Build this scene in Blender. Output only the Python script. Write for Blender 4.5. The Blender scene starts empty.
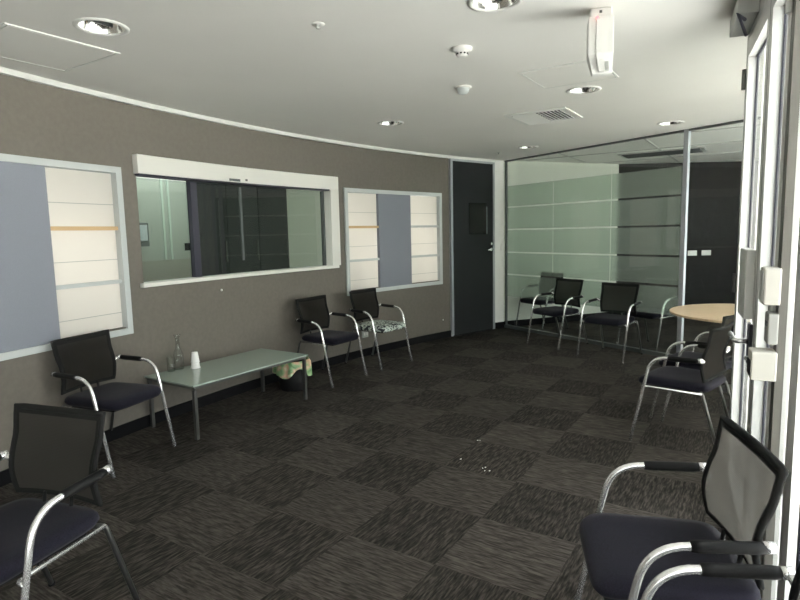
import bpy, bmesh, math, random
from math import sin, cos, pi, radians as rad
from mathutils import Vector, Matrix
random.seed(7)
SC = bpy.context.scene
COL = SC.collection
HC = 2.552                                   # ceiling height
CX, CY, RR = 8.3025, -.4805, 11.4632          # curved wall: centre and radius
GA, GD = .5578, 6.056                         # glass partition: normal angle, distance
GN = Vector((cos(GA), sin(GA), 0)); GT = Vector((-sin(GA), cos(GA), 0))
TH = .5748                                    # heading of the carpet grid

# ------------------------------------------------------------------ materials
def mat(name, col, rough=.5, metal=0, **k):
    m = bpy.data.materials.new(name); m.use_nodes = True
    b = m.node_tree.nodes['Principled BSDF']
    b.inputs['Base Color'].default_value = (*col, 1)
    b.inputs['Roughness'].default_value = rough
    b.inputs['Metallic'].default_value = metal
    for a, v in k.items(): b.inputs[a.replace('_', ' ')].default_value = v
    return m
def N(m, t, **k):
    n = m.node_tree.nodes.new(t)
    for a, v in k.items(): setattr(n, a, v)
    return n
def L(m, a, b): m.node_tree.links.new(a, b)
def noisy(m, scale, c0, c1, bump=0, detail=4, stretch=None):
    """soft noise between two colours, with an optional bump"""
    b = m.node_tree.nodes['Principled BSDF']
    tc = N(m, 'ShaderNodeTexCoord'); src = tc.outputs['Object']
    if stretch:
        mp = N(m, 'ShaderNodeMapping'); mp.inputs['Scale'].default_value = stretch
        L(m, src, mp.inputs['Vector']); src = mp.outputs[0]
    nz = N(m, 'ShaderNodeTexNoise'); nz.inputs['Scale'].default_value = scale; nz.inputs['Detail'].default_value = detail
    L(m, src, nz.inputs['Vector'])
    r = N(m, 'ShaderNodeValToRGB'); r.color_ramp.elements[0].color = (*c0, 1); r.color_ramp.elements[1].color = (*c1, 1)
    r.color_ramp.elements[0].position = .35; r.color_ramp.elements[1].position = .65
    L(m, nz.outputs['Fac'], r.inputs[0]); L(m, r.outputs[0], b.inputs['Base Color'])
    if bump:
        bp = N(m, 'ShaderNodeBump'); bp.inputs['Strength'].default_value = bump; bp.inputs['Distance'].default_value = .002
        L(m, nz.outputs['Fac'], bp.inputs['Height']); L(m, bp.outputs[0], b.inputs['Normal'])
    return m
def glassmat(name, tint, refl=1.0, rough=0.0):
    """thin architectural glass: transparent with a fresnel reflection"""
    m = bpy.data.materials.new(name); m.use_nodes = True; nt = m.node_tree; nt.nodes.clear()
    o = N(m, 'ShaderNodeOutputMaterial'); mx = N(m, 'ShaderNodeMixShader')
    t = N(m, 'ShaderNodeBsdfTransparent'); g = N(m, 'ShaderNodeBsdfGlossy'); f = N(m, 'ShaderNodeFresnel')
    t.inputs[0].default_value = (*tint, 1); g.inputs['Roughness'].default_value = rough
    f.inputs[0].default_value = 1.5
    mu = N(m, 'ShaderNodeMath', operation='MULTIPLY'); mu.inputs[1].default_value = refl
    ge = N(m, 'ShaderNodeNewGeometry'); inv = N(m, 'ShaderNodeMath', operation='SUBTRACT'); inv.inputs[0].default_value = 1
    m2 = N(m, 'ShaderNodeMath', operation='MULTIPLY', use_clamp=True)      # reflect only at the front face
    L(m, ge.outputs['Backfacing'], inv.inputs[1]); L(m, f.outputs[0], mu.inputs[0]); L(m, mu.outputs[0], m2.inputs[0]); L(m, inv.outputs[0], m2.inputs[1])
    L(m, m2.outputs[0], mx.inputs[0])
    L(m, t.outputs[0], mx.inputs[1]); L(m, g.outputs[0], mx.inputs[2]); L(m, mx.outputs[0], o.inputs[0])
    return m
M = {}
M['wall'] = noisy(mat('brown_grey_paint', (.16, .145, .12), .75), 30, (.120, .109, .092), (.134, .122, .103), .08)
M['white'] = mat('white_paint', (.78, .78, .75), .6)
M['ceil'] = noisy(mat('ceiling_paint', (.78, .77, .73), .7), 1.5, (.77, .765, .73), (.79, .785, .75))
M['trimw'] = mat('ceiling_trim', (.72, .73, .70), .5)
M['frame'] = mat('pale_grey_frame', (.50, .53, .525), .5)
M['shut'] = mat('shutter_white', (.74, .73, .68), .4)
M['skirt'] = mat('black_skirting', (.007, .007, .008), .8, Specular_IOR_Level=.1)
M['door'] = mat('charcoal_door', (.0115, .013, .0145), .6, Specular_IOR_Level=.3)
M['alu'] = mat('aluminium', (.40, .42, .45), .42, .5)
M['aluw'] = mat('satin_aluminium', (.62, .62, .60), .42, .25)
M['aludk'] = mat('dark_aluminium', (.10, .11, .11), .45, .4)
M['gasket'] = mat('black_gasket', (.02, .02, .035), .5)
M['post'] = mat('bronze_post', (.11, .105, .092), .5, .2)
M['cream'] = mat('cream_plastic', (.50, .48, .43), .5)
M['chrome'] = mat('chrome', (.88, .88, .88), .21, .76)
M['steel'] = mat('dark_steel', (.13, .13, .125), .35, .8)
M['black'] = mat('black_plastic', (.006, .006, .0065), .6, Specular_IOR_Level=.2)
M['seat'] = noisy(mat('navy_fabric', (.02, .02, .032), .85), 260, (.006, .0056, .011), (.013, .0122, .021), .3)
M['seat'].node_tree.nodes['Principled BSDF'].inputs['Specular IOR Level'].default_value = .12
M['seat'].node_tree.nodes['Principled BSDF'].inputs['Sheen Weight'].default_value = .05
M['band'] = mat('black_band_fabric', (.012, .012, .012), .9, Specular_IOR_Level=.15)
M['plastic'] = mat('white_plastic', (.75, .75, .72), .4)
M['lightgrey'] = mat('grey_plastic', (.45, .46, .44), .45)
M['mirror'] = mat('reflector', (.85, .85, .83), .12, 1)
M['dark'] = mat('dark_void', (.01, .01, .01), .7)
M['darkwall'] = noisy(mat('dark_feature_wall', (.006, .0055, .005), .6, Specular_IOR_Level=.2), 12, (.005, .0045, .004), (.007, .0065, .006))
M['pale'] = mat('pale_green_wall', (.50, .52, .46), .7)
M['blue'] = noisy(mat('blue_grey_panel', (.25, .28, .35), .8), 200, (.195, .209, .246), (.212, .227, .266), .05)
M['wood'] = noisy(mat('pale_beech', (.62, .47, .32), .38), 9, (.56, .42, .28), (.66, .51, .35), 0, 6, (1, 14, 1))
M['tan'] = mat('tan_bar', (.55, .38, .20), .6)
M['glass'] = glassmat('clear_glass', (.96, .97, .955), 1)
M['pglass'] = glassmat('partition_glass', (.89, .915, .895), .9)
M['cglass'] = glassmat('door_panel_glass', (.93, .95, .94), .45)
M['rglass'] = glassmat('hatch_glass', (.70, .76, .72), 1.6)
M['vessel'] = glassmat('vessel_glass', (.93, .945, .935), 1.3)
M['paper'] = mat('white_cup', (.82, .82, .80), .55)
M['lacquer'] = mat('gloss_plaque', (.008, .008, .007), .12)
M['led'] = mat('red_led', (1, .1, .1), .3, Emission_Color=(1, .08, .1, 1), Emission_Strength=4.0)
M['ground'] = noisy(mat('outside_paving', (.6, .6, .57), .8), 3, (.68, .67, .65), (.74, .73, .71))
# blind: translucent roman fabric
m = bpy.data.materials.new('blind_fabric'); m.use_nodes = True; m.node_tree.nodes.clear()
o = N(m, 'ShaderNodeOutputMaterial'); mx = N(m, 'ShaderNodeMixShader'); d = N(m, 'ShaderNodeBsdfDiffuse'); t = N(m, 'ShaderNodeBsdfTranslucent')
d.inputs[0].default_value = (.82, .80, .76, 1); t.inputs[0].default_value = (.85, .82, .76, 1); mx.inputs[0].default_value = .45
L(m, d.outputs[0], mx.inputs[1]); L(m, t.outputs[0], mx.inputs[2]); L(m, mx.outputs[0], o.inputs[0]); M['blind'] = m
m = bpy.data.materials.new('sheer_fabric'); m.use_nodes = True; m.node_tree.nodes.clear()  # fabric of the scrim added beyond the entrance doors
o = N(m, 'ShaderNodeOutputMaterial'); mx = N(m, 'ShaderNodeMixShader'); d = N(m, 'ShaderNodeBsdfDiffuse'); t = N(m, 'ShaderNodeBsdfTranslucent')
d.inputs[0].default_value = (.9, .9, .88, 1); t.inputs[0].default_value = (.9, .9, .88, 1); mx.inputs[0].default_value = .65
L(m, d.outputs[0], mx.inputs[1]); L(m, t.outputs[0], mx.inputs[2]); L(m, mx.outputs[0], o.inputs[0]); M['sheer'] = m
# frosted film: milky, blurs what stands behind
m = bpy.data.materials.new('frosted_film'); m.use_nodes = True; m.node_tree.nodes.clear()
o = N(m, 'ShaderNodeOutputMaterial'); mx = N(m, 'ShaderNodeMixShader'); mx2 = N(m, 'ShaderNodeMixShader')
d = N(m, 'ShaderNodeBsdfDiffuse'); t = N(m, 'ShaderNodeBsdfTranslucent'); g = N(m, 'ShaderNodeBsdfRefraction')
d.inputs[0].default_value = (.55, .58, .54, 1); t.inputs[0].default_value = (.74, .76, .72, 1); g.inputs[0].default_value = (.9, .97, .92, 1)
g.inputs['Roughness'].default_value = .17; g.inputs['IOR'].default_value = 1.3
mx.inputs[0].default_value = .5; mx2.inputs[0].default_value = .72
L(m, d.outputs[0], mx.inputs[1]); L(m, t.outputs[0], mx.inputs[2]); L(m, mx.outputs[0], mx2.inputs[1]); L(m, g.outputs[0], mx2.inputs[2])
L(m, mx2.outputs[0], o.inputs[0]); M['frost'] = m
# mesh back of the chairs: dark open weave
def meshmat(name, col, fac):
    m = bpy.data.materials.new(name); m.use_nodes = True; m.node_tree.nodes.clear()
    o = N(m, 'ShaderNodeOutputMaterial'); mx = N(m, 'ShaderNodeMixShader')
    t = N(m, 'ShaderNodeBsdfTransparent'); d = N(m, 'ShaderNodeBsdfDiffuse'); d.inputs[0].default_value = (*col, 1)
    tl = N(m, 'ShaderNodeBsdfTranslucent'); tl.inputs[0].default_value = (.042, .040, .036, 1); ad = N(m, 'ShaderNodeAddShader')
    L(m, d.outputs[0], ad.inputs[0]); L(m, tl.outputs[0], ad.inputs[1]); d = ad
    tc = N(m, 'ShaderNodeTexCoord')
    w = N(m, 'ShaderNodeTexWave', bands_direction='Z'); w.inputs['Scale'].default_value = 60; w.inputs['Distortion'].default_value = 1
    L(m, tc.outputs['Object'], w.inputs['Vector'])
    mr = N(m, 'ShaderNodeMapRange'); mr.inputs[3].default_value = fac - .08; mr.inputs[4].default_value = fac + .08
    L(m, w.outputs['Fac'], mr.inputs[0]); L(m, mr.outputs[0], mx.inputs[0])
    L(m, t.outputs[0], mx.inputs[1]); L(m, d.outputs[0], mx.inputs[2]); L(m, mx.outputs[0], o.inputs[0]); return m
M['mesh'] = meshmat('chair_mesh', (.014, .0132, .012), .955)
# patterned seat fabric
m = mat('leafy_fabric', (.3, .35, .3), .8); M['leafy'] = m
b = m.node_tree.nodes['Principled BSDF']; tc = N(m, 'ShaderNodeTexCoord')
nz = N(m, 'ShaderNodeTexNoise'); nz.inputs['Scale'].default_value = 17; nz.inputs['Distortion'].default_value = 1.6; nz.inputs['Detail'].default_value = 1
r = N(m, 'ShaderNodeValToRGB'); r.color_ramp.interpolation = 'CONSTANT'
e = r.color_ramp.elements; e[0].color = (.02, .025, .03, 1); e[1].position = .48; e[1].color = (.50, .56, .50, 1)
x = e.new(.62); x.color = (.16, .22, .20, 1)
L(m, tc.outputs['Object'], nz.inputs['Vector']); L(m, nz.outputs['Fac'], r.inputs[0]); L(m, r.outputs[0], b.inputs['Base Color'])
# bin liner print
m = mat('printed_liner', (.3, .5, .25), .45); M['liner'] = m
b = m.node_tree.nodes['Principled BSDF']; tc = N(m, 'ShaderNodeTexCoord')
nz = N(m, 'ShaderNodeTexNoise'); nz.inputs['Scale'].default_value = 9; nz.inputs['Detail'].default_value = 3; nz.inputs['Distortion'].default_value = .8
r = N(m, 'ShaderNodeValToRGB'); e = r.color_ramp.elements
e[0].position = .36; e[0].color = (.10, .22, .08, 1); e[1].position = .66; e[1].color = (.60, .72, .48, 1)
x = e.new(.48); x.color = (.28, .44, .22, 1); x = e.new(.57); x.color = (.62, .38, .26, 1)
L(m, tc.outputs['Object'], nz.inputs['Vector']); L(m, nz.outputs['Fac'], r.inputs[0]); L(m, r.outputs[0], b.inputs['Base Color'])
# coffee table glass: back painted pale green
M['tglass'] = mat('table_glass', (.33, .40, .355), .06)
M['tglass'].node_tree.nodes['Principled BSDF'].inputs['IOR'].default_value = 1.6
# carpet tiles
def carpet():
    m = mat('carpet_tiles', (.05, .045, .04), .95); b = m.node_tree.nodes['Principled BSDF']
    b.inputs['Specular IOR Level'].default_value = .15
    tc = N(m, 'ShaderNodeTexCoord'); sp = N(m, 'ShaderNodeSeparateXYZ'); L(m, tc.outputs['Object'], sp.inputs[0])
    def math_(op, a, c=None):
        n = N(m, 'ShaderNodeMath', operation=op)
        for i, v in enumerate((a, c)):
            if v is None: continue
            if isinstance(v, (int, float)): n.inputs[i].default_value = v
            else: L(m, v, n.inputs[i])
        return n.outputs[0]
    fx = math_('FLOOR', math_('DIVIDE', sp.outputs[0], .5)); fy = math_('FLOOR', math_('DIVIDE', sp.outputs[1], .5))
    par = math_('PINGPONG', math_('ADD', fx, fy), 1)           # 1 on odd tiles
    cell = N(m, 'ShaderNodeCombineXYZ'); L(m, fx, cell.inputs[0]); L(m, fy, cell.inputs[1])
    wn = N(m, 'ShaderNodeTexWhiteNoise', noise_dimensions='2D'); L(m, cell.outputs[0], wn.inputs['Vector'])
    def streak(sx, sy, seed):
        v = N(m, 'ShaderNodeCombineXYZ')
        L(m, math_('MULTIPLY', sp.outputs[0], sx), v.inputs[0]); L(m, math_('MULTIPLY', sp.outputs[1], sy), v.inputs[1])
        L(m, math_('ADD', math_('MULTIPLY', wn.outputs['Value'], 40), seed), v.inputs[2])
        n = N(m, 'ShaderNodeTexNoise'); n.inputs['Scale'].default_value = 1; n.inputs['Detail'].default_value = 2.5; n.inputs['Roughness'].default_value = .6
        L(m, v.outputs[0], n.inputs['Vector']); return n.outputs['Fac']
    a = streak(13, 105, 0); c = streak(105, 13, 7)
    mixf = N(m, 'ShaderNodeMix', data_type='FLOAT'); L(m, par, mixf.inputs[0]); L(m, a, mixf.inputs[2]); L(m, c, mixf.inputs[3])
    def ramp(cols):
        r = N(m, 'ShaderNodeValToRGB'); e = r.color_ramp.elements
        e[0].position = .36; e[0].color = (*cols[0], 1); e[1].position = .68; e[1].color = (*cols[2], 1)
        x = e.new(.5); x.color = (*cols[1], 1); L(m, mixf.outputs[0], r.inputs[0]); return r.outputs[0]
    r1 = ramp([(.022, .019, .016), (.045, .039, .034), (.080, .071, .062)])
    r2 = ramp([(.0105, .009, .008), (.026, .0225, .0195), (.062, .054, .046)])  # darker odd tiles: light on the turned yarn put into colour
    mc = N(m, 'ShaderNodeMix', data_type='RGBA'); L(m, par, mc.inputs[0]); L(m, r1, mc.inputs[6]); L(m, r2, mc.inputs[7])
    # slight tile to tile variation
    hv = N(m, 'ShaderNodeHueSaturation'); mr = N(m, 'ShaderNodeMapRange'); mr.inputs[3].default_value = .86; mr.inputs[4].default_value = 1.12
    L(m, wn.outputs['Value'], mr.inputs[0]); L(m, mr.outputs[0], hv.inputs['Value']); L(m, mc.outputs[2], hv.inputs['Color'])
    L(m, hv.outputs[0], b.inputs['Base Color'])
    bp = N(m, 'ShaderNodeBump'); bp.inputs['Strength'].default_value = .5; bp.inputs['Distance'].default_value = .003
    L(m, mixf.outputs[0], bp.inputs['Height']); L(m, bp.outputs[0], b.inputs['Normal'])
    return m
M['carpet'] = carpet()
# suspended ceiling tiles of the meeting room (only its grid lines)

# ------------------------------------------------------------------ mesh tools
class MB:
    def __init__(s): s.b = bmesh.new()
    def quadbox(s, pts):
        v = [s.b.verts.new(p) for p in pts]
        for f in ((0,3,2,1),(4,5,6,7),(0,1,5,4),(1,2,6,5),(2,3,7,6),(3,0,4,7)):
            s.b.faces.new([v[i] for i in f])
        return s
    def box(s, c, d, R=None):
        c = Vector(c); hx, hy, hz = d[0]/2, d[1]/2, d[2]/2
        P = [Vector(p) for p in ((-hx,-hy,-hz),(hx,-hy,-hz),(hx,hy,-hz),(-hx,hy,-hz),(-hx,-hy,hz),(hx,-hy,hz),(hx,hy,hz),(-hx,hy,hz))]
        if R is not None: P = [R @ p for p in P]
        return s.quadbox([c + p for p in P])
    def seg(s, p, q, z0, z1, t0, t1):
        """upright slab along p-q (2-D), from z0 to z1, between offsets t0 and t1 to the left of p->q"""
        p = Vector((p[0], p[1])); q = Vector((q[0], q[1])); d = (q - p).normalized(); n = Vector((-d.y, d.x))
        a, b, c, e = p + n*t0, q + n*t0, q + n*t1, p + n*t1
        return s.quadbox([(*a, z0), (*b, z0), (*c, z0), (*e, z0), (*a, z1), (*b, z1), (*c, z1), (*e, z1)])
    def arc(s, s0, s1, z0, z1, o0, o1, step=.75):
        n = max(1, int(abs(s1 - s0)/step + .5)); rings = []
        for i in range(n+1):
            a = s0 + (s1-s0)*i/n
            rings.append([s.b.verts.new(wp(a, o, z)) for o, z in ((o0, z0), (o1, z0), (o1, z1), (o0, z1))])
        for i in range(n):
            for k in range(4):
                s.b.faces.new([rings[i][k], rings[i][(k+1) % 4], rings[i+1][(k+1) % 4], rings[i+1][k]])
        s.b.faces.new(rings[0]); s.b.faces.new(rings[-1][::-1])
        return s
    def tube(s, path, r, n=12, cap=True):
        path = [Vector(p) for p in path]; rings = []
        t0 = (path[1]-path[0]).normalized(); up = Vector((0,0,1)) if abs(t0.z) < .9 else Vector((1,0,0))
        nrm = t0.cross(up).normalized()
        for i, p in enumerate(path):
            if i == 0: t = t0
            elif i == len(path)-1: t = (path[-1]-path[-2]).normalized()
            else: t = ((path[i+1]-p).normalized() + (p-path[i-1]).normalized()).normalized()
            nrm = (nrm - t*nrm.dot(t)).normalized(); bn = t.cross(nrm)
            rr = r[i] if isinstance(r, (list, tuple)) else r
            rings.append([s.b.verts.new(p + nrm*rr*cos(2*pi*k/n) + bn*rr*sin(2*pi*k/n)) for k in range(n)])
        for a, c in zip(rings, rings[1:]):
            for k in range(n): s.b.faces.new([a[k], a[(k+1) % n], c[(k+1) % n], c[k]])
        if cap: s.b.faces.new(rings[0][::-1]); s.b.faces.new(rings[-1])
        return s
    def lathe(s, prof, n=32, c=(0,0,0), cap=True):
        rings = []
        for r, z in prof:
            rings.append([s.b.verts.new((c[0]+r*cos(2*pi*k/n), c[1]+r*sin(2*pi*k/n), c[2]+z)) for k in range(n)])
        for a, d in zip(rings, rings[1:]):
            for k in range(n): s.b.faces.new([a[k], a[(k+1) % n], d[(k+1) % n], d[k]])
        if cap:
            if prof[0][0] > 1e-4: s.b.faces.new(rings[0][::-1])
            if prof[-1][0] > 1e-4: s.b.faces.new(rings[-1])
        return s
    def prism(s, pts, z0, z1):
        lo = [s.b.verts.new((x, y, z0)) for x, y in pts]; hi = [s.b.verts.new((x, y, z1)) for x, y in pts]
        n = len(pts); s.b.faces.new(lo[::-1]); s.b.faces.new(hi)
        for i in range(n): s.b.faces.new([lo[i], lo[(i+1) % n], hi[(i+1) % n], hi[i]])
        return s
    def sheet(s, P):
        V = [[s.b.verts.new(p) for p in row] for row in P]
        for i in range(len(V)-1):
            for j in range(len(V[0])-1): s.b.faces.new([V[i][j], V[i][j+1], V[i+1][j+1], V[i+1][j]])
        return s
    def build(s, name, m, parent=None, smooth=False, bevel=0, origin=None):
        bmesh.ops.remove_doubles(s.b, verts=s.b.verts, dist=1e-6)
        bmesh.ops.recalc_face_normals(s.b, faces=s.b.faces)
        if origin is not None: bmesh.ops.translate(s.b, verts=s.b.verts, vec=-Vector(origin))
        me = bpy.data.meshes.new(name); s.b.to_mesh(me); s.b.free(); me.materials.append(m)
        if smooth:
            for p in me.polygons: p.use_smooth = True
        o = bpy.data.objects.new(name, me); COL.objects.link(o)
        if origin is not None: o.location = origin
        if parent: o.parent = parent
        if bevel:
            k = o.modifiers.new('bevel', 'BEVEL'); k.width = bevel; k.segments = 2; k.limit_method = 'ANGLE'
        return o
def fillet(pts, rads, n=6):
    """round the inner corners of a polyline"""
    pts = [Vector(p) for p in pts]; out = [pts[0]]
    for i in range(1, len(pts)-1):
        p, a, b = pts[i], (pts[i-1]-pts[i]).normalized(), (pts[i+1]-pts[i]).normalized(); r = rads[i-1]
        A, B = p + a*r, p + b*r
        for k in range(n+1):
            t = k/n; out.append(A*(1-t)**2 + p*2*t*(1-t) + B*t*t)
    out.append(pts[-1]); return out
def wp(a, off=0, z=0):
    return Vector((CX + (RR-off)*cos(rad(a)), CY + (RR-off)*sin(rad(a)), z))
def gp(u, off=0, z=0):      # point of the partition: u along it, off towards the waiting room
    p = GN*(GD-off) + GT*u; return Vector((p.x, p.y, z))
def dp(y, off=0, z=0):      # point of the entrance-door line: off into the room
    n = Vector((-.9085, .4174)); return Vector((.46*y+.4 + n.x*off, y + n.y*off, z))
def tag(o, label=None, cat=None, group=None, kind=None):
    if label: o['label'] = label
    if cat: o['category'] = cat
    if group: o['group'] = group
    if kind: o['kind'] = kind
    return o
def empty(name, loc, rz=0):
    o = bpy.data.objects.new(name, None); COL.objects.link(o); o.location = loc; o.rotation_euler = (0,0,rz); return o
def struct(o): o['kind'] = 'structure'; return o
def rest(o):      # keep world placement of a child whose parent is moved or turned
    bpy.context.view_layer.update(); o.matrix_parent_inverse = o.parent.matrix_world.inverted(); return o

# ------------------------------------------------------------------ shell
F0, F1, F2, F3, F4 = (1.22, -3.2), (1.1636, 1.66), (1.79, 3.022), (4.45, 4.31), (7.0, 6.6)
shell = [(-7, -3.2), F0, F1, F2, F3, F4, (7.0, 12.0), (-7, 12.0)]
FO = Vector((.1344, 2.4385, 0))
Rz = Matrix.Rotation(TH, 4, 'Z')
loc = [Rz @ (Vector((x, y, 0)) - FO) for x, y in shell]
fl = MB().prism([(p.x, p.y) for p in loc], -.1, 0).build('floor', M['carpet']); fl.location = FO; fl.rotation_euler = (0, 0, -TH); struct(fl)
DL = [(-1.456, 2.982, 'recessed downlight in the near left ceiling, beside the access hatch'),
      (.467, 2.765, 'recessed downlight cut by the top edge of the view'),
      (-.054, 5.639, 'recessed downlight above the chairs near the far end of the curved wall'),
      (1.43, 4.492, 'recessed downlight between the square ceiling panel and the air vent'),
      (1.671, 7.432, 'recessed downlight furthest back near the charcoal door'),
      (2.788, 5.962, 'recessed downlight beside the mullion of the glass partition')]
cm = MB(); ed = []
def loop(pts):
    v = [cm.b.verts.new((x, y, HC)) for x, y in pts]
    for a, c in zip(v, v[1:] + v[:1]): ed.append(cm.b.edges.new((a, c)))
loop(shell)
for x, y, _ in DL: loop([(x + .108*cos(2*pi*k/40), y + .108*sin(2*pi*k/40)) for k in range(40)])
bmesh.ops.triangle_fill(cm.b, use_beauty=True, edges=ed, normal=(0, 0, -1))
cm.prism(shell, HC+.14, HC+.24)
for a, c in zip(shell, shell[1:] + shell[:1]):
    cm.b.faces.new([cm.b.verts.new(p) for p in ((*a, HC), (*c, HC), (*c, HC+.14), (*a, HC+.14))])
struct(cm.build('ceiling', M['ceil']))
struct(MB().prism([(-40, -40), (60, -40), (60, 60), (-40, 60)], -.3, -.12).build('ground', M['ground']))

# curved feature wall with its openings
w = MB()
def wseg(s0, s1, z0, z1): w.arc(s0, s1, z0, z1, -.12, 0)
OP = [(132.45, 140.95, .83, 2.0), (142.0, 154.25, 1.14, 2.07), (155.2, 163.8, .83, 2.0)]
prev = 131.42
for s0, s1, z0, z1 in OP:
    wseg(prev, s0, 0, HC); wseg(s0, s1, 0, z0); wseg(s0, s1, z1, HC); prev = s1
wseg(prev, 190, 0, HC)
struct(w.build('wall_left', M['wall']))
struct(MB().arc(131.42, 190, 0, .092, 0, .012).build('baseboard_left', M['skirt']))
struct(MB().arc(126.6, 190, HC-.035, HC, 0, .03).build('trim_1', M['trimw']))
struct(MB().seg((-3.5, -3.2), (-1.6, -3.2), 0, HC, -.12, 0).build('wall_back', M['white']))
# white pier between the dark door and the glass
A = wp(126.62); B = gp(6.62)
struct(MB().seg((B.x, B.y), (A.x, A.y), 0, HC, -.12, 0).build('wall_pier', M['white']))
struct(MB().seg((B.x, B.y), (A.x, A.y), 0, .092, 0, .012).build('baseboard_pier', M['skirt']))
# meeting room walls
struct(MB().seg((3.66, 9.6), (1.62, 8.80), 0, HC, -.1, 0).build('wall_meeting_side', M['pale']))
struct(MB().seg((3.66, 9.6), (1.62, 8.80), 0, .1, 0, .012).build('baseboard_meeting', M['skirt']))
struct(MB().seg((7.0, 9.6), (3.66, 9.6), 0, HC, -.1, 0).build('wall_meeting_far', M['darkwall']))
struct(MB().seg((7.0, 6.6), (7.0, 9.6), 0, HC, -.1, 0).build('wall_meeting_end', M['white']))
for x, nm in ((4.925, 'left'), (5.16, 'right')):
    q = empty('wall_socket', (x, 9.6, 1.06)); tag(q, 'white double socket on the dark meeting room wall, %s one of the pair' % nm, 'socket')
    MB().box((0, -.006, 0), (.155, .012, .085)).build('faceplate', M['plastic'], q, bevel=.004)
    for k in (-.035, .035): MB().box((k, -.015, 0), (.022, .008, .034)).build('rocker', M['plastic'], q, bevel=.002)
# ceiling grid of the meeting room
g = MB(); gv = (Vector((cos(-TH), sin(-TH))), Vector((sin(TH), cos(TH))))
base = Vector((3.5, 7.8)); 
for i in range(-3, 6):
    for (d, n) in ((gv[0], gv[1]), (gv[1], gv[0])):
        c = base + n*i*1.2
        pts = [c + d*t*.05 for t in range(-80, 80)]
        ins = [p for p in pts if p.x*GN.x + p.y*GN.y > GD+.12 and p.y < 9.5 and p.x < 6.9 and (p.y-8.8) - (p.x-1.62)*.392 < -.1 and (p.y - 4.31) > (p.x-4.45)*.898 + .1 and p.x > 1.7]
        if len(ins) > 2: g.seg(ins[0], ins[-1], HC-.008, HC+.001, -.012, .012)
struct(g.build('trim_2', M['lightgrey']))

# ------------------------------------------------------------------ wall window units with roman blinds
def blind_unit(idx, s0, s1, b0, b1):
    root = empty('window_%d' % idx, wp((s0+s1)/2, 0, .79)); struct(root)
    def P(o): o.parent = root; rest(o); return o
    f = MB(); z0, z1 = .775, 2.035
    f.arc(s0, s1, z1-.045, z1, -.1, .02); f.arc(s0, s1, z0, z0+.045, -.1, .02)
    for a, b in ((s0, s0+.24), (s1-.24, s1)): f.arc(a, b, z0+.045, z1-.045, -.1, .02, .3)
    P(f.build('window_frame', M['frame']))
    P(MB().arc(b0, b1, z0+.045, z1-.045, -.04, .004).build('fabric_panel', M['blue']))
    for a, b, k in ((s0+.24, b0, 0), (b1, s1-.24, 1)):
        h = (z1-z0-.09)/3
        for j in (1, 2):
            zz = (0, 1.183, 1.582)[j]
            P(MB().arc(a, b, zz-.014, zz+.014, -.03, -.004).build('glazing_bar', M['tan'] if (j == 2 and k == idx-1) else M['frame']))
        fb = MB()
        zs = [z0+.047, .945, 1.17, 1.351, 1.57, 1.758, z1-.047]
        for za, zb in zip(zs, zs[1:]):         # six soft folds between the battens
            fb.arc(a+.01, b-.01, za+.001, zb-.002, -.038, -.034)
        P(fb.build('roman_blind', M['blind']))
        seam = MB()
        for zz in (.945, 1.351, 1.758): seam.arc(a+.01, b-.01, zz-.003, zz+.0015, -.036, -.031)
        P(seam.build('blind_seam', M['lightgrey']))
        ld = bpy.data.lights.new('window_daylight', 'AREA'); ld.shape = 'RECTANGLE'; ld.size = .52; ld.size_y = 1.2; ld.energy = LB; ld.color = (1, .985, .96)  # lamp added behind each blind so its fabric looks backlit
        lo = bpy.data.objects.new('window_daylight', ld); COL.objects.link(lo)
        mid = (a+b)/2; lo.location = wp(mid, -.35, 1.4)
        lo.rotation_euler = (wp(mid, 0, 1.4) - lo.location).to_track_quat('-Z', 'Z').to_euler()
    return root
LB = 4.5
blind_unit(1, 154.97, 164.0, 157.9, 161.05)
blind_unit(2, 132.25, 141.17, 135.25, 138.2)

# ------------------------------------------------------------------ reception hatch
root = empty('window_3', wp(148, 0, 1.12)); struct(root)
def P(o, r=None): o.parent = r or root; rest(o); return o
P(MB().arc(141.85, 154.36, 2.0, 2.145, -.11, .055).build('shutter_box', M['shut'], bevel=.004))
P(MB().arc(142.55, 154.3, 1.985, 2.0, -.05, .05).build('shutter_slat', M['gasket']))
P(MB().arc(141.85, 142.5, 1.15, 2.0, -.11, .055, .3).build('jamb', M['shut'], bevel=.003))
P(MB().arc(154.25, 154.36, 1.15, 2.0, -.11, -.002, .3).build('jamb', M['shut']))
P(MB().arc(141.9, 154.42, 1.118, 1.15, -.12, .04).build('sill', M['shut'], bevel=.004))
P(MB().arc(142.5, 151.2, 1.15, 1.985, -.075, -.069).build('glass_pane', M['rglass']))
P(MB().arc(150.95, 154.22, 1.15, 1.985, -.10, -.094).build('glass_pane', M['rglass']))
P(MB().arc(150.95, 151.3, 1.15, 1.985, -.11, -.06, .3).build('sash_stile', M['gasket']))
P(MB().arc(148.3, 148.42, 1.27, 1.97, -.082, -.062, .3).build('pull_strip', M['aludk']))
P(MB().arc(142.5, 142.62, 1.15, 1.985, -.09, -.05, .3).build('glazing_channel', M['aludk']))
lk = P(MB().arc(148.9, 149.55, 2.008, 2.03, .055, .06, .3).build('latch_plate', M['aludk']))
P(MB().arc(148.45, 148.56, 2.018, 2.036, .055, .062, .3).build('key_lock', M['steel']))
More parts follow.
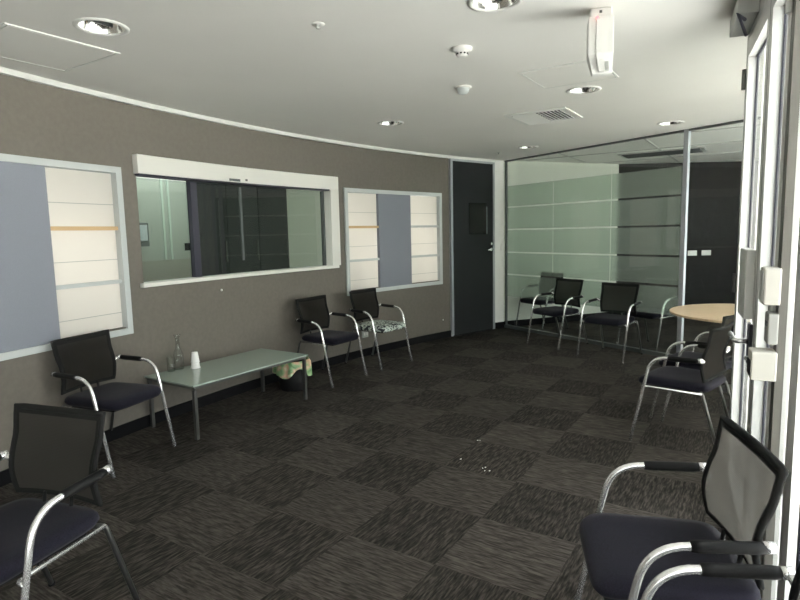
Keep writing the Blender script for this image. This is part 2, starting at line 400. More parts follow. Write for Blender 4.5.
# office behind the hatch
struct(MB().arc(128, 172, 0, HC, -2.5, -2.4, 1.5).build('wall_office', M['pale']))
c = empty('tall_cabinet', wp(143.6, -1.45, 0)); tag(c, 'tall dark cabinet standing inside the office behind the reception hatch', 'cabinet')
def Pc(o): return P(o, c)
Pc(MB().arc(140.45, 146.9, 0, 2.3, -1.3, -1.2).build('carcass', M['darkwall']))
for a, b in ((140.5, 142.6), (142.64, 144.74), (144.78, 146.86)):
    d = Pc(MB().arc(a, b, .08, 2.26, -1.2, -1.18).build('door', M['door']))
    P(MB().arc(a+.12, a+.17, 1.2, 1.45, -1.18, -1.16, .3).build('handle', M['steel']), d)
pt_ = empty('office_screen', wp(150, -1.5, 0)); tag(pt_, 'pale office partition seen through the left hatch pane', 'partition')
P(MB().arc(147.1, 153.5, 1.27, 2.35, -1.24, -1.2).build('panel', mat('screen_green', (.42, .435, .395), .5)), pt_)
P(MB().arc(147.1, 153.5, 0, 1.27, -1.25, -1.19).build('lower_panel', mat('screen_beige', (.36, .34, .29), .6)), pt_)
for a in (148.15, 148.5): P(MB().arc(a, a+.1, 1.27, 2.35, -1.2, -1.185, .3).build('glazing_bar', mat('screen_bar', (.55, .62, .56), .4)), pt_)
nt_ = empty('framed_notice', wp(149.9, -1.17, 1.54)); tag(nt_, 'small framed notice on the pale office partition', 'notice')
P(MB().arc(149.5, 150.25, 1.42, 1.66, -1.175, -1.16, .3).build('frame', M['aludk']), nt_)
P(MB().arc(149.58, 150.17, 1.48, 1.64, -1.16, -1.156, .3).build('paper', mat('notice_paper', (.55, .58, .62), .6)), nt_)
dv = P(MB().arc(147.22, 147.45, 1.36, 1.44, -1.19, -1.165, .3).build('wall_switch', M['black'])) ; dv.parent = None; dv.matrix_parent_inverse.identity()
tag(dv, 'small dark switch on the office partition beside the cabinet', 'switch')
ld = bpy.data.lights.new('office_lamp', 'AREA'); ld.size = .8; ld.energy = 20; lo = bpy.data.objects.new('office_lamp', ld); COL.objects.link(lo); lo.location = wp(149, -.9, HC-.03)  # unseen fill light added so the office reads through the hatch

# small screws / sensors on the wall
for s_, z, lab in ((150.15, 1.016, 'tiny white wall button below the reception hatch'), (132.18, .262, 'tiny white wall button low beside the charcoal door')):
    o = MB().lathe([(.011, 0), (.010, .006), (.004, .009)], 16).build('wall_button', M['plastic'], smooth=True)
    o.location = wp(s_, 0, z); d = (wp(s_, 1) - wp(s_, 0)).normalized(); o.rotation_euler = d.to_track_quat('Z', 'Y').to_euler()
    tag(o, lab, 'button')
# power outlet behind the two chairs
q = empty('power_outlet', wp(139.75, 0, .278)); tag(q, 'grey power outlet on the wall between the two chairs right of the coffee table', 'outlet')
P(MB().arc(139.5, 140.0, .235, .32, 0, .02, .3).build('faceplate', M['lightgrey'], bevel=.003), q)
for a in (139.6, 139.8): P(MB().arc(a, a+.1, .262, .295, .02, .026, .3).build('rocker', M['plastic']), q)

# ------------------------------------------------------------------ charcoal door
A = wp(131.3, 0); B = wp(126.72, 0); d = (B-A).normalized(); n = Vector((d.y, -d.x, 0)); Wd = (B-A).length
if n.dot(Vector((CX, CY, 0))-A) < 0: n = -n
RD = Matrix(((d.x, n.x, 0), (d.y, n.y, 0), (0, 0, 1)))
def dloc(x, y, z): return A + d*x + n*y + Vector((0,0,z))
dr = empty('door_1', dloc(Wd/2, 0, 0)); struct(dr)
fr = MB()
fr.box(dloc(.018, -.02, HC/2-.018), (.042, .07, HC-.036), RD); fr.box(dloc(Wd-.02, -.02, HC/2-.018), (.045, .07, HC-.036), RD); fr.box(dloc(Wd/2, -.02, HC-.05), (Wd-.08, .07, .03), RD)
P(fr.build('door_frame', M['alu']), dr)
P(MB().box(dloc(Wd/2, -.01, 1.255), (Wd-.085, .045, 2.49), RD).build('door_leaf', M['door']), dr)
P(MB().box(dloc(Wd/2-.02, .013, .006), (Wd-.085, .02, .012), RD).build('threshold', M['skirt']), dr)
# plaque
pq = empty('door_plaque', dloc(.55, .013, 1.68)); tag(pq, 'glossy black square plaque with a steel edge on the charcoal door', 'plaque')
P(MB().box(dloc(.535, .022, 1.685), (.36, .016, .45), RD).build('plaque_face', M['lacquer']), pq)
P(MB().box(dloc(.722, .024, 1.66), (.012, .022, .40), RD).build('edge_strip', M['alu']), pq)
hx = Wd-.085
h = P(MB().tube([dloc(hx, .012, 1.225), dloc(hx, .022, 1.225)], .026, 20).build('handle_rose', M['chrome']), dr)
P(MB().tube(fillet([dloc(hx, .02, 1.225), dloc(hx, .065, 1.225), dloc(hx-.12, .065, 1.218)], [.015]), .009, 12).build('lever', M['chrome'], smooth=True), h)
P(MB().tube([dloc(hx, .012, 1.31), dloc(hx, .034, 1.31)], .022, 20).build('deadlock', M['chrome']), dr)
# switch on the pier
sw = MB().box((0, 0, 0), (.05, .012, .10)).build('light_switch', M['plastic'], bevel=.003)
pa, pb = wp(126.62), gp(6.62); pd = (pb-pa).normalized(); sw.location = pa + pd*.135 + Vector((pd.y, -pd.x, 0))*.008 + Vector((0,0,1.25)); sw.rotation_euler = (0,0, math.atan2(pd.y, pd.x))
tag(sw, 'slim white light switch on the white pier beside the glass wall', 'switch')

# ------------------------------------------------------------------ glass partition
gw = empty('window_4', gp(5.1, 0, 0)); struct(gw)
R2 = Matrix(((GT.x, GN.x, 0), (GT.y, GN.y, 0), (0,0,1)))
def gbox(u0, u1, z0, z1, o0, o1):
    return MB().box(gp((u0+u1)/2, (o0+o1)/2, (z0+z1)/2), (u1-u0, abs(o1-o0), z1-z0), R2)
P(gbox(1.65, 6.60, 0, .045, -.03, .03).build('bottom_rail', M['aludk']), gw)
P(gbox(1.65, 6.60, HC-.022, HC, -.02, .02).build('top_rail', M['aludk']), gw)
P(gbox(6.575, 6.60, .045, HC-.022, -.015, .015).build('side_channel', M['aludk']), gw)
P(gbox(3.70, 3.752, .0, HC-.0, -.022, .022).build('mullion', M['alu']), gw)
us = [(5.655, 6.575), (4.70, 5.645), (3.752, 4.69)]
for a, b in us:
    p = P(gbox(a, b, .045, HC-.022, -.005, .005).build('glass_pane', M['pglass']), gw)
    for z0, z1 in ((.495, .822), (.846, 1.16), (1.183, 1.505), (1.528, 1.84), (1.863, 2.167)):
        P(gbox(a, b, z0, z1, -.0085, -.0065).build('frosted_film', M['frost']), p)
P(gbox(2.72, 3.70, .045, HC-.022, -.005, .005).build('glass_pane', M['cglass']), gw)
P(gbox(1.65, 2.71, .045, HC-.022, -.005, .005).build('glass_pane', M['cglass']), gw)

# ------------------------------------------------------------------ facade glazing
def glaze(idx, p, q, n, m=None, hz=2.42):
    m = m or M['aluw']; r = empty('window_%d' % idx, ((p[0]+q[0])/2, (p[1]+q[1])/2, 0)); struct(r)
    p, q = Vector(p), Vector(q); d = (q-p).normalized(); Lg = (q-p).length
    P(MB().seg(p, q, hz, HC, -.06, 0).build('head', m), r); P(MB().seg(p, q, 0, .07, -.06, 0).build('bottom_rail', m), r)
    for i in range(n+1):
        c = p + d*(Lg*i/n); a, b = c - d*.025, c + d*.025
        if i == 0: a = p
        if i == n: b = q
        P(MB().seg(a, b, .07, hz, -.055, 0).build('mullion', m), r)
    P(MB().seg(p + d*.02, q - d*.02, .07, hz, -.032, -.026).build('glass_pane', M['glass']), r)
glaze(5, F0, F1, 4)
glaze(8, (-1.6, -3.2), F0, 3)  # unseen glazing added behind the camera to brighten chair legs and ceiling
glaze(6, F2, F3, 2)
P(MB().seg(F2, F3, .02, HC, -.10, -.09).build('sheer_blind', M['sheer']), bpy.data.objects['window_6'])  # scrim added so the view through the entrance doors reads bright white
glaze(7, F3, F4, 3)
# entrance: post, near leaf, far leaf, header
def dseg(y0, y1, z0, z1, o0, o1):
    a, b = dp(y0), dp(y1); mb = MB(); P4 = [dp(y0, o0), dp(y1, o0), dp(y1, o1), dp(y0, o1)]
    return mb.quadbox([(v.x, v.y, z0) for v in P4] + [(v.x, v.y, z1) for v in P4])
en = empty('door_2', dp(2.4)); struct(en)
P(dseg(1.66, 3.02, 2.43, HC, -.06, 0).build('header', M['aluw']), en)
P(dseg(1.90, 1.955, 0, 2.43, -.025, 0).build('door_post', M['post']), en)
P(dseg(1.66, 1.685, 0, 2.43, -.05, 0).build('glazing_post', M['aluw']), en)
P(dseg(1.685, 1.90, .06, 2.43, -.028, -.022).build('side_light', M['glass']), en)
P(dseg(1.66, 1.90, 0, .06, -.045, 0).build('side_light_rail', M['aluw']), en)
P(dseg(1.552, 1.575, 0, 2.43, -.06, -.02).build('glazing_bar', M['gasket']), en)
def leaf(y0, y1, lab):
    L_ = P(dseg(y0, y0+.055, .01, 2.425, -.05, 0).build('door_leaf', M['aluw']), en); L_['label'] = lab
    P(dseg(y1-.055, y1, .01, 2.425, -.05, 0).build('stile', M['aluw']), L_)
    P(dseg(y0+.055, y1-.055, 2.335, 2.425, -.05, 0).build('top_rail', M['aluw']), L_)
    P(dseg(y0+.055, y1-.055, .01, .14, -.05, 0).build('kick_rail', M['aluw']), L_)
    g_ = MB()
    P(dseg(y1-.063, y1-.055, .14, 2.335, -.047, -.037).build('gasket', M['gasket']), L_)
    P(dseg(y0+.055, y0+.063, .14, 2.335, -.047, -.037).build('gasket', M['gasket']), L_)
    P(dseg(y0+.063, y1-.063, 2.327, 2.335, -.047, -.037).build('gasket', M['gasket']), L_)
    P(dseg(y0+.055, y1-.055, .14, 2.335, -.045, -.039).build('glass_pane', M['glass']), L_)
    return L_
la = leaf(1.96, 2.365, 'narrow near door leaf with aluminium frame')
lb = leaf(2.375, 3.01, 'wide far door leaf with aluminium frame')
P(dseg(2.365, 2.375, .01, 2.425, -.04, 0).build('meeting_gasket', M['gasket']), en)
# lock case and lever on the far leaf
P(dseg(2.42, 2.62, 1.10, 1.40, 0, .035).build('lock_case', M['aluw'], bevel=.004), lb)
P(dseg(2.40, 2.47, .90, 1.08, 0, .012).build('lock_plate', M['gasket'], bevel=.002), lb)
P(MB().tube(fillet([dp(2.44, .01, 1.0), dp(2.44, .06, 1.0), dp(2.62, .06, 1.0)], [.02]), .011, 12).build('lever', M['chrome'], smooth=True), lb)
P(MB().tube(fillet([dp(2.03, .0, 1.0), dp(2.03, .05, 1.0), dp(2.15, .05, .99)], [.02]), .011, 12).build('lever', M['chrome'], smooth=True), la)
for z in (2.24, 1.2, .25):
    P(MB().tube([dp(3.015, .008, z-.05), dp(3.015, .008, z+.05)], .011, 10).build('hinge', M['steel']), lb)
    P(MB().tube([dp(1.957, .008, z-.05), dp(1.957, .008, z+.05)], .011, 10).build('hinge', M['aluw']), la)
# closers
for y0, y1, nm in ((2.66, 2.98, 'far'), (2.02, 2.34, 'near')):
    c = empty('door_closer', dp((y0+y1)/2, 0, 2.46)); tag(c, 'grey box door closer above the %s entrance door leaf' % nm, 'door closer')
    P(dseg(y0, y1, 2.445, 2.525, 0, .085).build('closer_body', M['lightgrey'], bevel=.004), c)
    P(MB().tube([dp(y0+.05, .05, 2.435), dp(y0-.06, .09, 2.43), dp(y0+.16, .03, 2.40)], .008, 8).build('closer_arm', M['gasket']), c)
# access boxes on the post
b1 = empty('wall_controller', dp(1.9, 0, 1.29)); tag(b1, 'white box unit on the entrance post, topmost of the three', 'control box')
P(dseg(1.875, 1.957, 1.235, 1.36, 0, .05).build('housing', M['cream'], bevel=.006), b1)
P(dseg(1.885, 1.947, 1.247, 1.348, .05, .053).build('front_cover', M['lightgrey']), b1)
b2 = empty('intercom', dp(1.9, 0, 1.16)); tag(b2, 'slim grey intercom on the entrance post below the white box', 'intercom')
P(dseg(1.885, 1.955, 1.10, 1.205, 0, .03).build('housing', mat('intercom_grey', (.30, .30, .28), .5), bevel=.004), b2)
P(dseg(1.90, 1.94, 1.16, 1.175, .03, .032).build('speaker_grille', M['aludk']), b2)
b3 = empty('card_reader', dp(1.9, 0, 1.02)); tag(b3, 'cream card reader box with a black screen on the entrance post, lowest of the three', 'card reader')
P(dseg(1.875, 1.957, .975, 1.075, 0, .075).build('housing', M['cream'], bevel=.005), b3)
P(dseg(1.887, 1.944, .99, 1.04, .075, .078).build('screen', M['black']), b3)

# ------------------------------------------------------------------ ceiling fittings
def downlight(loc, lab):
    r = empty('downlight', loc); tag(r, lab, 'downlight', 'recessed downlights')
    MB().lathe([(.128, 0), (.127, -.005), (.112, -.008), (.103, -.004), (.103, .002), (.108, .004)], 40, cap=False).build('trim_ring', M['plastic'], r, smooth=True)
    MB().lathe([(.104, .0), (.099, .02), (.088, .045), (.070, .068), (.045, .082), (.0001, .088)], 40, cap=False).build('reflector', M['mirror'], r, smooth=True)
    for k in (-1, 1): MB().tube([(k*.03, -.055, .038), (k*.03, .055, .038)], .014, 10).build('lamp_tube', M['paper'], r, smooth=True)
    MB().box((0, 0, .03), (.008, .12, .03)).build('lamp_divider', M['aludk'], r)
    return r
for x, y, lab in DL: downlight((x, y, HC), lab).rotation_euler = (0, 0, -TH)
r = empty('smoke_detector', (.389, 3.431, HC)); tag(r, 'white smoke detector with dark slots on the ceiling', 'smoke detector')
MB().lathe([(.058, 0), (.057, -.012), (.046, -.022), (.034, -.026), (.032, -.045), (.012, -.050), (.0001, -.050)], 32, cap=False).build('detector_body', M['plastic'], r, smooth=True)
sl = MB()
for k in range(10):
    a = 2*pi*k/10; sl.box((.0335*cos(a), .0335*sin(a), -.035), (.006, .010, .008), Matrix.Rotation(a, 3, 'Z'))
sl.build('slots', M['dark'], r)
r = empty('motion_sensor', (.495, 4.325, HC)); tag(r, 'small white dome sensor on the ceiling behind the smoke detector', 'sensor')
MB().lathe([(.062, 0), (.061, -.010), (.052, -.013)], 32, cap=True).build('sensor_base', M['plastic'], r, smooth=True)
MB().lathe([(.046, -.013), (.043, -.032), (.032, -.047), (.014, -.054), (.0001, -.055)], 32, cap=False).build('lens_dome', M['frame'], r, smooth=True)
for x, y, lab in ((-.381, 3.005, 'small round sprinkler cap on the ceiling left of the smoke detector'), (1.374, 7.886, 'small sprinkler cap on the ceiling near the charcoal door')):
    r = empty('sprinkler', (x, y, HC)); tag(r, lab, 'sprinkler')
    MB().lathe([(.034, 0), (.032, -.004), (.016, -.006)], 24).build('escutcheon', M['plastic'], r, smooth=True)
    MB().lathe([(.009, -.006), (.009, -.02), (.013, -.022), (.002, -.024)], 16).build('nozzle', M['lightgrey'], r, smooth=True)
# air vent
r = empty('air_vent', (1.375, 5.46, HC), -TH); tag(r, 'square louvred air vent in the ceiling', 'air vent')
f = MB()
for sx, sy, wx, wy in ((0, .255, .56, .05), (0, -.255, .56, .05), (.255, 0, .05, .46), (-.255, 0, .05, .46)): f.box((sx, sy, -.006), (wx, wy, .012))
f.build('vent_frame', M['trimw'], r)
MB().box((0, 0, -.001), (.46, .46, .002)).build('backing', M['dark'], r)
RX = Matrix.Rotation(rad(38), 3, 'X'); RY = Matrix.Rotation(rad(38), 3, 'Y')
for k in range(7):
    y = -.2 + k*.0666
    MB().box((-.115, y, -.010), (.22, .052, .002), RX.inverted()).build('louvre', M['trimw'], r)
for k in range(7):
    x = .02 + k*.033
    MB().box((x, 0, -.010), (.002, .45, .018), Matrix.Rotation(rad(-35), 3, 'Y')).build('louvre', M['trimw'], r)
r = empty('air_vent', (3.75, 8.25, HC), -TH); tag(r, 'grey air grille in the meeting room ceiling behind the glass', 'air vent')
MB().box((0, 0, -.006), (1.1, .5, .012)).build('vent_frame', M['lightgrey'], r)
vl = MB()
for k in range(9): vl.box((0, -.2+k*.05, -.014), (1.0, .03, .004), Matrix.Rotation(rad(30), 3, 'X'))
vl.build('louvres', M['aludk'], r)
# panels
def panel(x, y, s, lab, deep):
    r = empty('ceiling_hatch', (x, y, HC), -TH); tag(r, lab, 'ceiling hatch')
    MB().box((0, 0, -.003), (s-.03, s-.03, .006)).build('hatch_panel', M['ceil'], r)
    f = MB()
    for sx, sy, wx, wy in ((0, s/2, s+.016, .014), (0, -s/2, s+.016, .014), (s/2, 0, .014, s), (-s/2, 0, .014, s)): f.box((sx, sy, -deep/2), (wx, wy, deep))
    f.build('hatch_frame', M['trimw'], r)
panel(1.19, 4.05, .52, 'flush square ceiling panel in front of the air vent', .006)
panel(-1.965, 3.30, .575, 'square ceiling access hatch at the top left above the curved wall', .007)
# emergency luminaire hanging from the ceiling
r = empty('emergency_light', (1.0, 2.90, HC), rad(-14)); tag(r, 'white wedge-shaped emergency light with a red indicator hanging from the ceiling', 'emergency light')
MB().box((0, 0, -.025), (.10, .07, .05)).build('mounting_bracket', M['plastic'], r, bevel=.006)
e_ = MB(); pr = [(-.065, -.04), (.065, -.04), (.065, -.24), (.012, -.345), (-.03, -.345), (-.065, -.24)]
def bod(m_, x0, x1, y0, y1, z0, z1, z2, tip):
    # upright body: full section from z0 down to z1, then bevelled back to the tip at z2
    vs = [(x0, y0), (x1, y0), (x1, y1), (x0, y1)]
    top = [m_.b.verts.new((x, y, z0)) for x, y in vs]; mid = [m_.b.verts.new((x, y, z1)) for x, y in vs]
    bot = [m_.b.verts.new((x*.8 + tip[0], (y1*.9 if y == y1 else y0 + tip[1]), z2)) for x, y in vs]
    for a, c in ((top, mid), (mid, bot)):
        for k in range(4): m_.b.faces.new([a[k], a[(k+1) % 4], c[(k+1) % 4], c[k]])
    m_.b.faces.new(top[::-1]); m_.b.faces.new(bot); return m_
bod(MB(), -.058, .058, -.05, .06, -.045, -.215, -.298, (.012, .05)).build('lamp_housing', M['plastic'], r, bevel=.004)
bod(MB(), -.022, .012, -.062, -.045, -.06, -.212, -.294, (.012, .052)).build('front_rib', M['plastic'], r)
MB().box((.03, -.03, -.262), (.016, .012, .08), Matrix.Rotation(rad(-29), 3, 'X')).build('lens_strip', M['lightgrey'], r)
MB().lathe([(.0001, -.006), (.005, -.004), (.006, 0), (.005, .004), (.0001, .006)], 12, (-.02, -.066, -.055), cap=False).build('indicator', M['led'], r, smooth=True)
MB().box((-.002, -.036, -.02), (.012, .004, .012)).build('test_button', M['aludk'], r)

# ------------------------------------------------------------------ chairs
def smooth_slab(w0, w1, y0, y1, zt, th, n=10):
    """rounded seat cushion: width w0 at the back, w1 at the front, soft edges"""
    mb = MB(); K = 48; rings = []
    def outline(k, ins):
        t = 2*pi*k/K; c, s = cos(t), sin(t); p = 7.0
        x = math.copysign(abs(c)**(2/p), c); y = math.copysign(abs(s)**(2/p), s)
        yy = (y0+y1)/2 + y*((y1-y0)/2 - ins); wv = w0 + (w1-w0)*((yy-y0)/(y1-y0))
        return x*(wv/2 - ins), yy
    prof = [(.20, -th, 0), (.05, -th, 0), (.012, -th*.92, 0), (0, -th*.6, 0), (.003, -th*.3, 0), (.016, -th*.06, 0), (.05, 0.002, 1), (.10, .002, 1), (.20, -.002, 1)]
    for ins, z, f in prof:
        r_ = []
        for k in range(K):
            x, y = outline(k, min(ins, .2)); yn = (y-y0)/(y1-y0)
            drop = -.016*max(0, (yn-.78)/.22)**2 - .0*yn
            r_.append(mb.b.verts.new((x, y, zt + z + drop)))
        rings.append(r_)
    for a, c in zip(rings, rings[1:]):
        for k in range(K): mb.b.faces.new([a[k], a[(k+1) % K], c[(k+1) % K], c[k]])
    mb.b.faces.new(rings[0][::-1]); mb.b.faces.new(rings[-1]); return mb
def yb(z):      # side profile of the back
    t = (z-.495)/.345
    return -.236 + .019*math.sin(min(t, .7)/.7*pi) - .036*max(0, t-.3)**1.15/(.70**1.15)
def backpt(u, t, off=0):
    z = .495 + .345*t; hw = .216 + .010*t - .006*math.sin(pi*t)
    return (u*hw, yb(z) - .016*(1-u*u) + off, z - .012*(1-u*u)*(1 if t > .5 else -1)*abs(2*t-1)*.6)
def make_chair(seatmat):
    r = empty('armchair', (0,0,0))
    smooth_slab(.445, .47, -.262, .212, .472, .060).build('seat', seatmat, r, smooth=True)
    MB().box((0, 0, .405), (.40, .36, .014)).build('seat_pan', M['black'], r, bevel=.004)
    for s in (-1, 1):
        path = fillet([(s*.278, .214, .0), (s*.281, .082, .628), (s*.268, -.235, .640)], [.11], 9)
        l = MB().tube(path, .0115, 14).build('leg', M['chrome'], r, smooth=True); 
        pad = [(s*(.2765-.0008*i), -.030-i*.0235, .6325+.0008*i) for i in range(9)]
        MB().tube(pad, [.0155]+[.0175]*7+[.0155], 14).build('armrest_pad', M['black'], l, smooth=True)
        MB().tube([(s*.268, -.214, .640), (s*.2675, -.242, .641)], .0165, 14).build('arm_socket', M['chrome'], l, smooth=True)
        k = MB(); k.tube([(s*.268, -.232, .640), (s*.247, -.236, .634), (s*.216, -.232, .62)], [.012, .013, .010], 12)
        k.build('arm_bracket', M['chrome'], l, smooth=True)
        # chrome side rail, joins the front leg and runs back under the seat
        MB().tube(fillet([(s*.2795, .134, .405), (s*.242, .130, .408), (s*.230, -.235, .412)], [.02]), .0075, 10).build('seat_rail', M['chrome'], r, smooth=True)
        l2 = MB().tube(fillet([(s*.195, -.215, .412), (s*.230, -.235, .413), (s*.240, -.36, .0)], [.02]), .0105, 14).build('leg', M['steel'], r, smooth=True)
        MB().lathe([(.014, 0), (.014, .012), (.011, .014)], 14, (s*.242, -.360, 0)).build('foot_cap', M['black'], l2)
    bk = MB()
    # border of the back: a closed tube following the outline, thicker at the top
    out = []
    for i in range(13): out.append((backpt(-1 + i/6, 0), .009))
    for i in range(1, 13): out.append((backpt(1, i/12), .010))
    for i in range(1, 13): out.append((backpt(1 - i/6, 1), .013))
    for i in range(1, 12): out.append((backpt(-1, 1-i/12), .010))
    P_ = [Vector(p) for p, _ in out]; n_ = len(P_); rg = []
    for i, p in enumerate(P_):
        t = (P_[(i+1) % n_] - P_[i-1]).normalized(); side = t.cross(Vector((0, 1, 0))).normalized(); fw = side.cross(t)
        rr = out[i][1]; rg.append([bk.b.verts.new(p + side*rr*cos(2*pi*k/10) + fw*rr*sin(2*pi*k/10)) for k in range(10)])
    for i in range(n_):
        a, c = rg[i], rg[(i+1) % n_]
        for k in range(10): bk.b.faces.new([a[k], a[(k+1) % 10], c[(k+1) % 10], c[k]])
    b = bk.build('backrest', M['band'], r, smooth=True)
    MB().sheet([[backpt(-1+i/8, j/14, .004) for i in range(17)] for j in range(15)]).build('mesh_panel', M['mesh'], b, smooth=True)
    # denser woven border inside the frame
    bd = MB()
    bd.sheet([[backpt(-1+i/8, t, .007) for i in range(17)] for t in (.93, 1.0)])
    bd.sheet([[backpt(-1+i/8, t, .007) for i in range(17)] for t in (0, .05)])
    for s in (-1, 1): bd.sheet([[backpt(s*u, j/14, .007) for u in (.90, 1.0)] for j in range(15)])
    bd.build('woven_border', M['band'], b, smooth=True)
    for s in (-.07, .07): MB().tube(fillet([(s, -.10, .405), (s, -.222, .405), (s, -.238, .51)], [.03]), .007, 10).build('back_support', M['black'], r, smooth=True)
    return r
def copy_tree(o, parent=None):
    c = o.copy(); COL.objects.link(c)
    if parent: c.parent = parent
    for ch in list(o.children): copy_tree(ch, c)
    return c
G1 = 'chrome cantilever-arm waiting room chairs'
CHS = [(-1.444, 1.927, 161.1, 'black mesh chair nearest on the left, cut by the left edge of the view', None),
       (-1.95, 3.80, 250.7, 'black mesh chair against the wall left of the glass coffee table', None),
       (-.713, 5.852, 236.7, 'black mesh chair with dark seat just right of the coffee table and waste bin', None),
       (-.22, 6.517, 232.4, 'mesh chair with a patterned leafy seat under the far window blinds', 'leafy'),
       (2.024, 7.412, 120.6, 'left black mesh chair in front of the frosted glass partition', None),
       (2.446, 6.618, 133.5, 'right black mesh chair in front of the frosted glass partition, nearer to the round table', None),
       (1.96, 3.943, 43.7, 'black mesh chair seen side-on beside the entrance door, nearer of the two there', None),
       (2.33, 4.44, 43.0, 'black mesh chair mostly hidden behind the side-on chair, between it and the round table', None),
       (.804, 1.749, 79.1, 'large black mesh chair at the front right with its whole seat in view', None),
       (.685, 1.095, 82.0, 'black mesh chair cut by the bottom right corner, only its arm showing', None),
       (1.99+.12, 8.60, 120.6, 'black chair inside the meeting room behind the left end of the frosted glass', None),
       (3.10, 7.07, 120.6, 'black chair inside the meeting room behind the glass, near the aluminium mullion', None)]
proto = make_chair(M['seat'])
chairs = []
for i, (x, y, a, lab, sp) in enumerate(CHS):
    o = proto if i == 0 else copy_tree(proto); chairs.append((o, x, y, a, lab, sp))
for o, x, y, a, lab, sp in chairs:
    o.location = (x, y, 0); o.rotation_euler = (0, 0, rad(a)); tag(o, lab, 'chair', G1)
    if sp:
        for ch in o.children:
            if ch.name.startswith('seat') and 'rail' not in ch.name and 'pan' not in ch.name:
                ch.data = ch.data.copy(); ch.data.materials[0] = M['leafy']; ch['label'] = 'seat in pale green, white and black leafy print'

# ------------------------------------------------------------------ coffee table
tx, ty = -1.443, 4.765; ta = math.atan2(.5664, -.8241) - pi      # length axis
ta = math.atan2(.8337, .552)
t = empty('coffee_table', (tx, ty, 0), ta); tag(t, 'low rectangular coffee table with green glass top and steel legs by the curved wall', 'table')
TL, TW = 1.235, .61
MB().box((0, 0, .414), (TL, TW, .012)).build('tabletop', M['tglass'], t, bevel=.002)
f = MB()
for sy in (-1, 1): f.box((0, sy*(TW/2-.02), .398), (TL-.03, .022, .020))
for sx in (-1, 1): f.box((sx*(TL/2-.02), 0, .398), (.022, TW-.06, .020))
f.build('frame', M['steel'], t)
for sx in (-1, 1):
    for sy in (-1, 1):
        l = MB().box((sx*(TL/2-.028), sy*(TW/2-.028), .19), (.026, .026, .38)).build('leg', M['steel'], t)
TZ = .42
def vessel(name, lab, cat, x, y, prof, m, n=28, group=None):
    o = MB().lathe(prof, n, cap=False).build(name, m, smooth=True); o.location = (x, y, TZ+.0005); tag(o, lab, cat, group); return o
vessel('carafe', 'clear glass water carafe with a narrow neck on the coffee table', 'carafe', -1.838, 4.622,
       [(.0001, 0), (.039, 0), (.041, .004), (.042, .11), (.040, .13), (.030, .155), (.019, .185), (.016, .225), (.018, .27), (.030, .292), (.0285, .293), (.0165, .27), (.0145, .225), (.0175, .186), (.0285, .154), (.038, .129), (.0395, .11), (.0385, .006), (.0001, .006)], M['vessel'])
vessel('drinking_glass', 'clear tumbler standing in front of the carafe', 'glass', -1.874, 4.552,
       [(.0001, 0), (.028, 0), (.030, .003), (.033, .118), (.0315, .118), (.0285, .006), (.0001, .006)], M['vessel'])
for k, lab in ((0, 'lower white paper cup of the upturned stack on the coffee table'), (1, 'upper white paper cup of the upturned stack on the coffee table')):
    o = vessel('paper_cup', lab, 'cup', -1.715, 4.66, [(.037, 0), (.0385, .002), (.038, .006), (.036, .008), (.0255, .092), (.024, .094), (.0001, .092)], M['paper'])
    o.location.z += k*.05; 
    if k: o.scale = (.92, .92, .92)

# ------------------------------------------------------------------ waste bin
r = empty('waste_bin', (-1.07, 5.50, 0)); r.scale = (1.1, 1.1, .96); tag(r, 'black round waste bin under the end of the coffee table', 'bin')
MB().lathe([(.0001, 0), (.115, 0), (.12, .01), (.145, .29), (.142, .29), (.117, .014), (.0001, .012)], 32, cap=False).build('bin_body', M['black'], r, smooth=True)
lin = MB(); K = 48; rows = []
random.seed(3)
ph = [random.uniform(0, 6.28) for _ in range(6)]
for j in range(7):
    row = []
    for k in range(K+1):
        a = 2*pi*k/K; low = .085 + .035*sin(3*a+ph[0]) + .022*sin(5*a+ph[1])
        z = [.27, .305, .31, .295, .27, .0, .0][j] if j < 5 else .295 - low*(j-4)*.5
        rr = [.13, .137, .148, .157, .160, .163, .166][j] + (.008*sin(9*a+ph[2]) + .006*sin(14*a+ph[3]))*min(1, j/3)
        if j == 4: z = .285 - low*.3
        if j in (5, 6): z = .285 - low*(.6 + .4*(j-5)) - .02*(j-5)
        row.append((rr*cos(a), rr*sin(a), z))
    rows.append(row)
lin.sheet(rows).build('bin_liner', M['liner'], r, smooth=True)

# ------------------------------------------------------------------ round table
t = empty('round_table', (3.12, 5.07, 0)); tag(t, 'round pale beech table in front of the clear glass door panel', 'table')
MB().lathe([(.0001, .70), (.605, .70), (.633, .705), (.635, .722), (.63, .726), (.0001, .726)], 72, cap=False).build('tabletop', M['wood'], t)
MB().lathe([(.035, .02), (.035, .70)], 24).build('column', M['steel'], t, smooth=True)
MB().lathe([(.20, 0), (.20, .008), (.05, .022), (.036, .03)], 48).build('base_plate', M['steel'], t)
# crumbs of paper on the carpet
CR = ((.374, 3.627), (.505, 3.49), (.53, 3.45), (.55, 3.98))
cr = MB(); random.seed(5)
for (x, y) in CR:
    for k in range(2): cr.box((x+random.uniform(-.02, .02), y+random.uniform(-.015, .015), .003), (random.uniform(.004, .010), .004, .003), Matrix.Rotation(random.uniform(0, 3), 3, 'Z'))
o = cr.build('paper_crumbs', M['paper']); tag(o, 'scattered white paper crumbs on the carpet tiles', 'crumbs', kind='stuff')

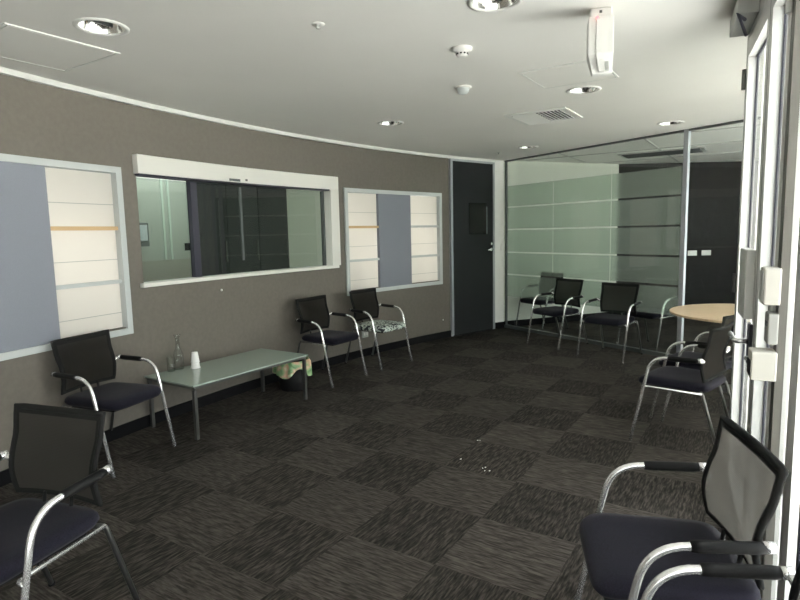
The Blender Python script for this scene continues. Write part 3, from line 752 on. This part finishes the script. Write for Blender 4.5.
# ------------------------------------------------------------------ light
W = bpy.data.worlds.new('overcast'); SC.world = W; W.use_nodes = True
bg = W.node_tree.nodes['Background']; bg.inputs[0].default_value = (.93, .97, 1, 1); bg.inputs[1].default_value = 4.2
sd = bpy.data.lights.new('sun', 'SUN'); sd.energy = 46; sd.angle = rad(2); sd.color = (1, .97, .92)
so = bpy.data.objects.new('sun', sd); COL.objects.link(so); so.rotation_euler = Vector((.35, -.45, -1)).to_track_quat('-Z', 'Y').to_euler()
# added lamp brightening the scrim, and the floor and ceiling near it
ad = bpy.data.lights.new('facade_daylight', 'AREA'); ad.shape = 'RECTANGLE'; ad.size = 2.6; ad.size_y = 2.3; ad.energy = 135; ad.color = (1, .98, .95)
ao = bpy.data.objects.new('facade_daylight', ad); COL.objects.link(ao)
fm = (Vector((*F2, 0)) + Vector((*F3, 0)))/2; fd = (Vector((*F3, 0)) - Vector((*F2, 0))).normalized(); fn = Vector((-fd.y, fd.x, 0))
ao.location = fm - fn*.7 + Vector((0, 0, 1.3)); ao.rotation_euler = fn.to_track_quat('-Z', 'Z').to_euler()
def portal(p, q):
    d = Vector((q[0]-p[0], q[1]-p[1], 0)); nrm = Vector((-d.y, d.x, 0)).normalized()
    ld = bpy.data.lights.new('daylight_portal', 'AREA'); ld.shape = 'RECTANGLE'; ld.size = d.length; ld.size_y = 2.42; ld.cycles.is_portal = True
    o = bpy.data.objects.new('daylight_portal', ld); COL.objects.link(o)
    o.location = Vector(((p[0]+q[0])/2, (p[1]+q[1])/2, 1.23)) - nrm*.1
    o.rotation_euler = nrm.to_track_quat('-Z', 'Z').to_euler()
for a, b in (((-1.6, -3.2), F0), (F0, F1), (F1, F2), (F2, F3), (F3, F4)): portal(a, b)

# ------------------------------------------------------------------ camera
cam = bpy.data.cameras.new('camera'); co = bpy.data.objects.new('camera', cam); COL.objects.link(co)
cam.sensor_width = 36; cam.lens = 570.38/800*36; cam.clip_start = .02
p_, r_ = .1172, -.0217
fw = Vector((0, cos(p_), -sin(p_))); rt = Vector((1, 0, 0)); up = rt.cross(fw)
a_ = rt*cos(r_) + up*sin(r_); b_ = -rt*sin(r_) + up*cos(r_)
co.matrix_world = Matrix(((a_.x, b_.x, -fw.x, 0), (a_.y, b_.y, -fw.y, 0), (a_.z, b_.z, -fw.z, 1.5027), (0, 0, 0, 1)))
SC.camera = co
SC.view_settings.view_transform = 'Standard'
SC.view_settings.exposure = 0.2
SC.cycles.max_bounces = 10; SC.cycles.diffuse_bounces = 5; SC.cycles.transparent_max_bounces = 16
SC.cycles.sample_clamp_indirect = 6; SC.cycles.use_denoising = True
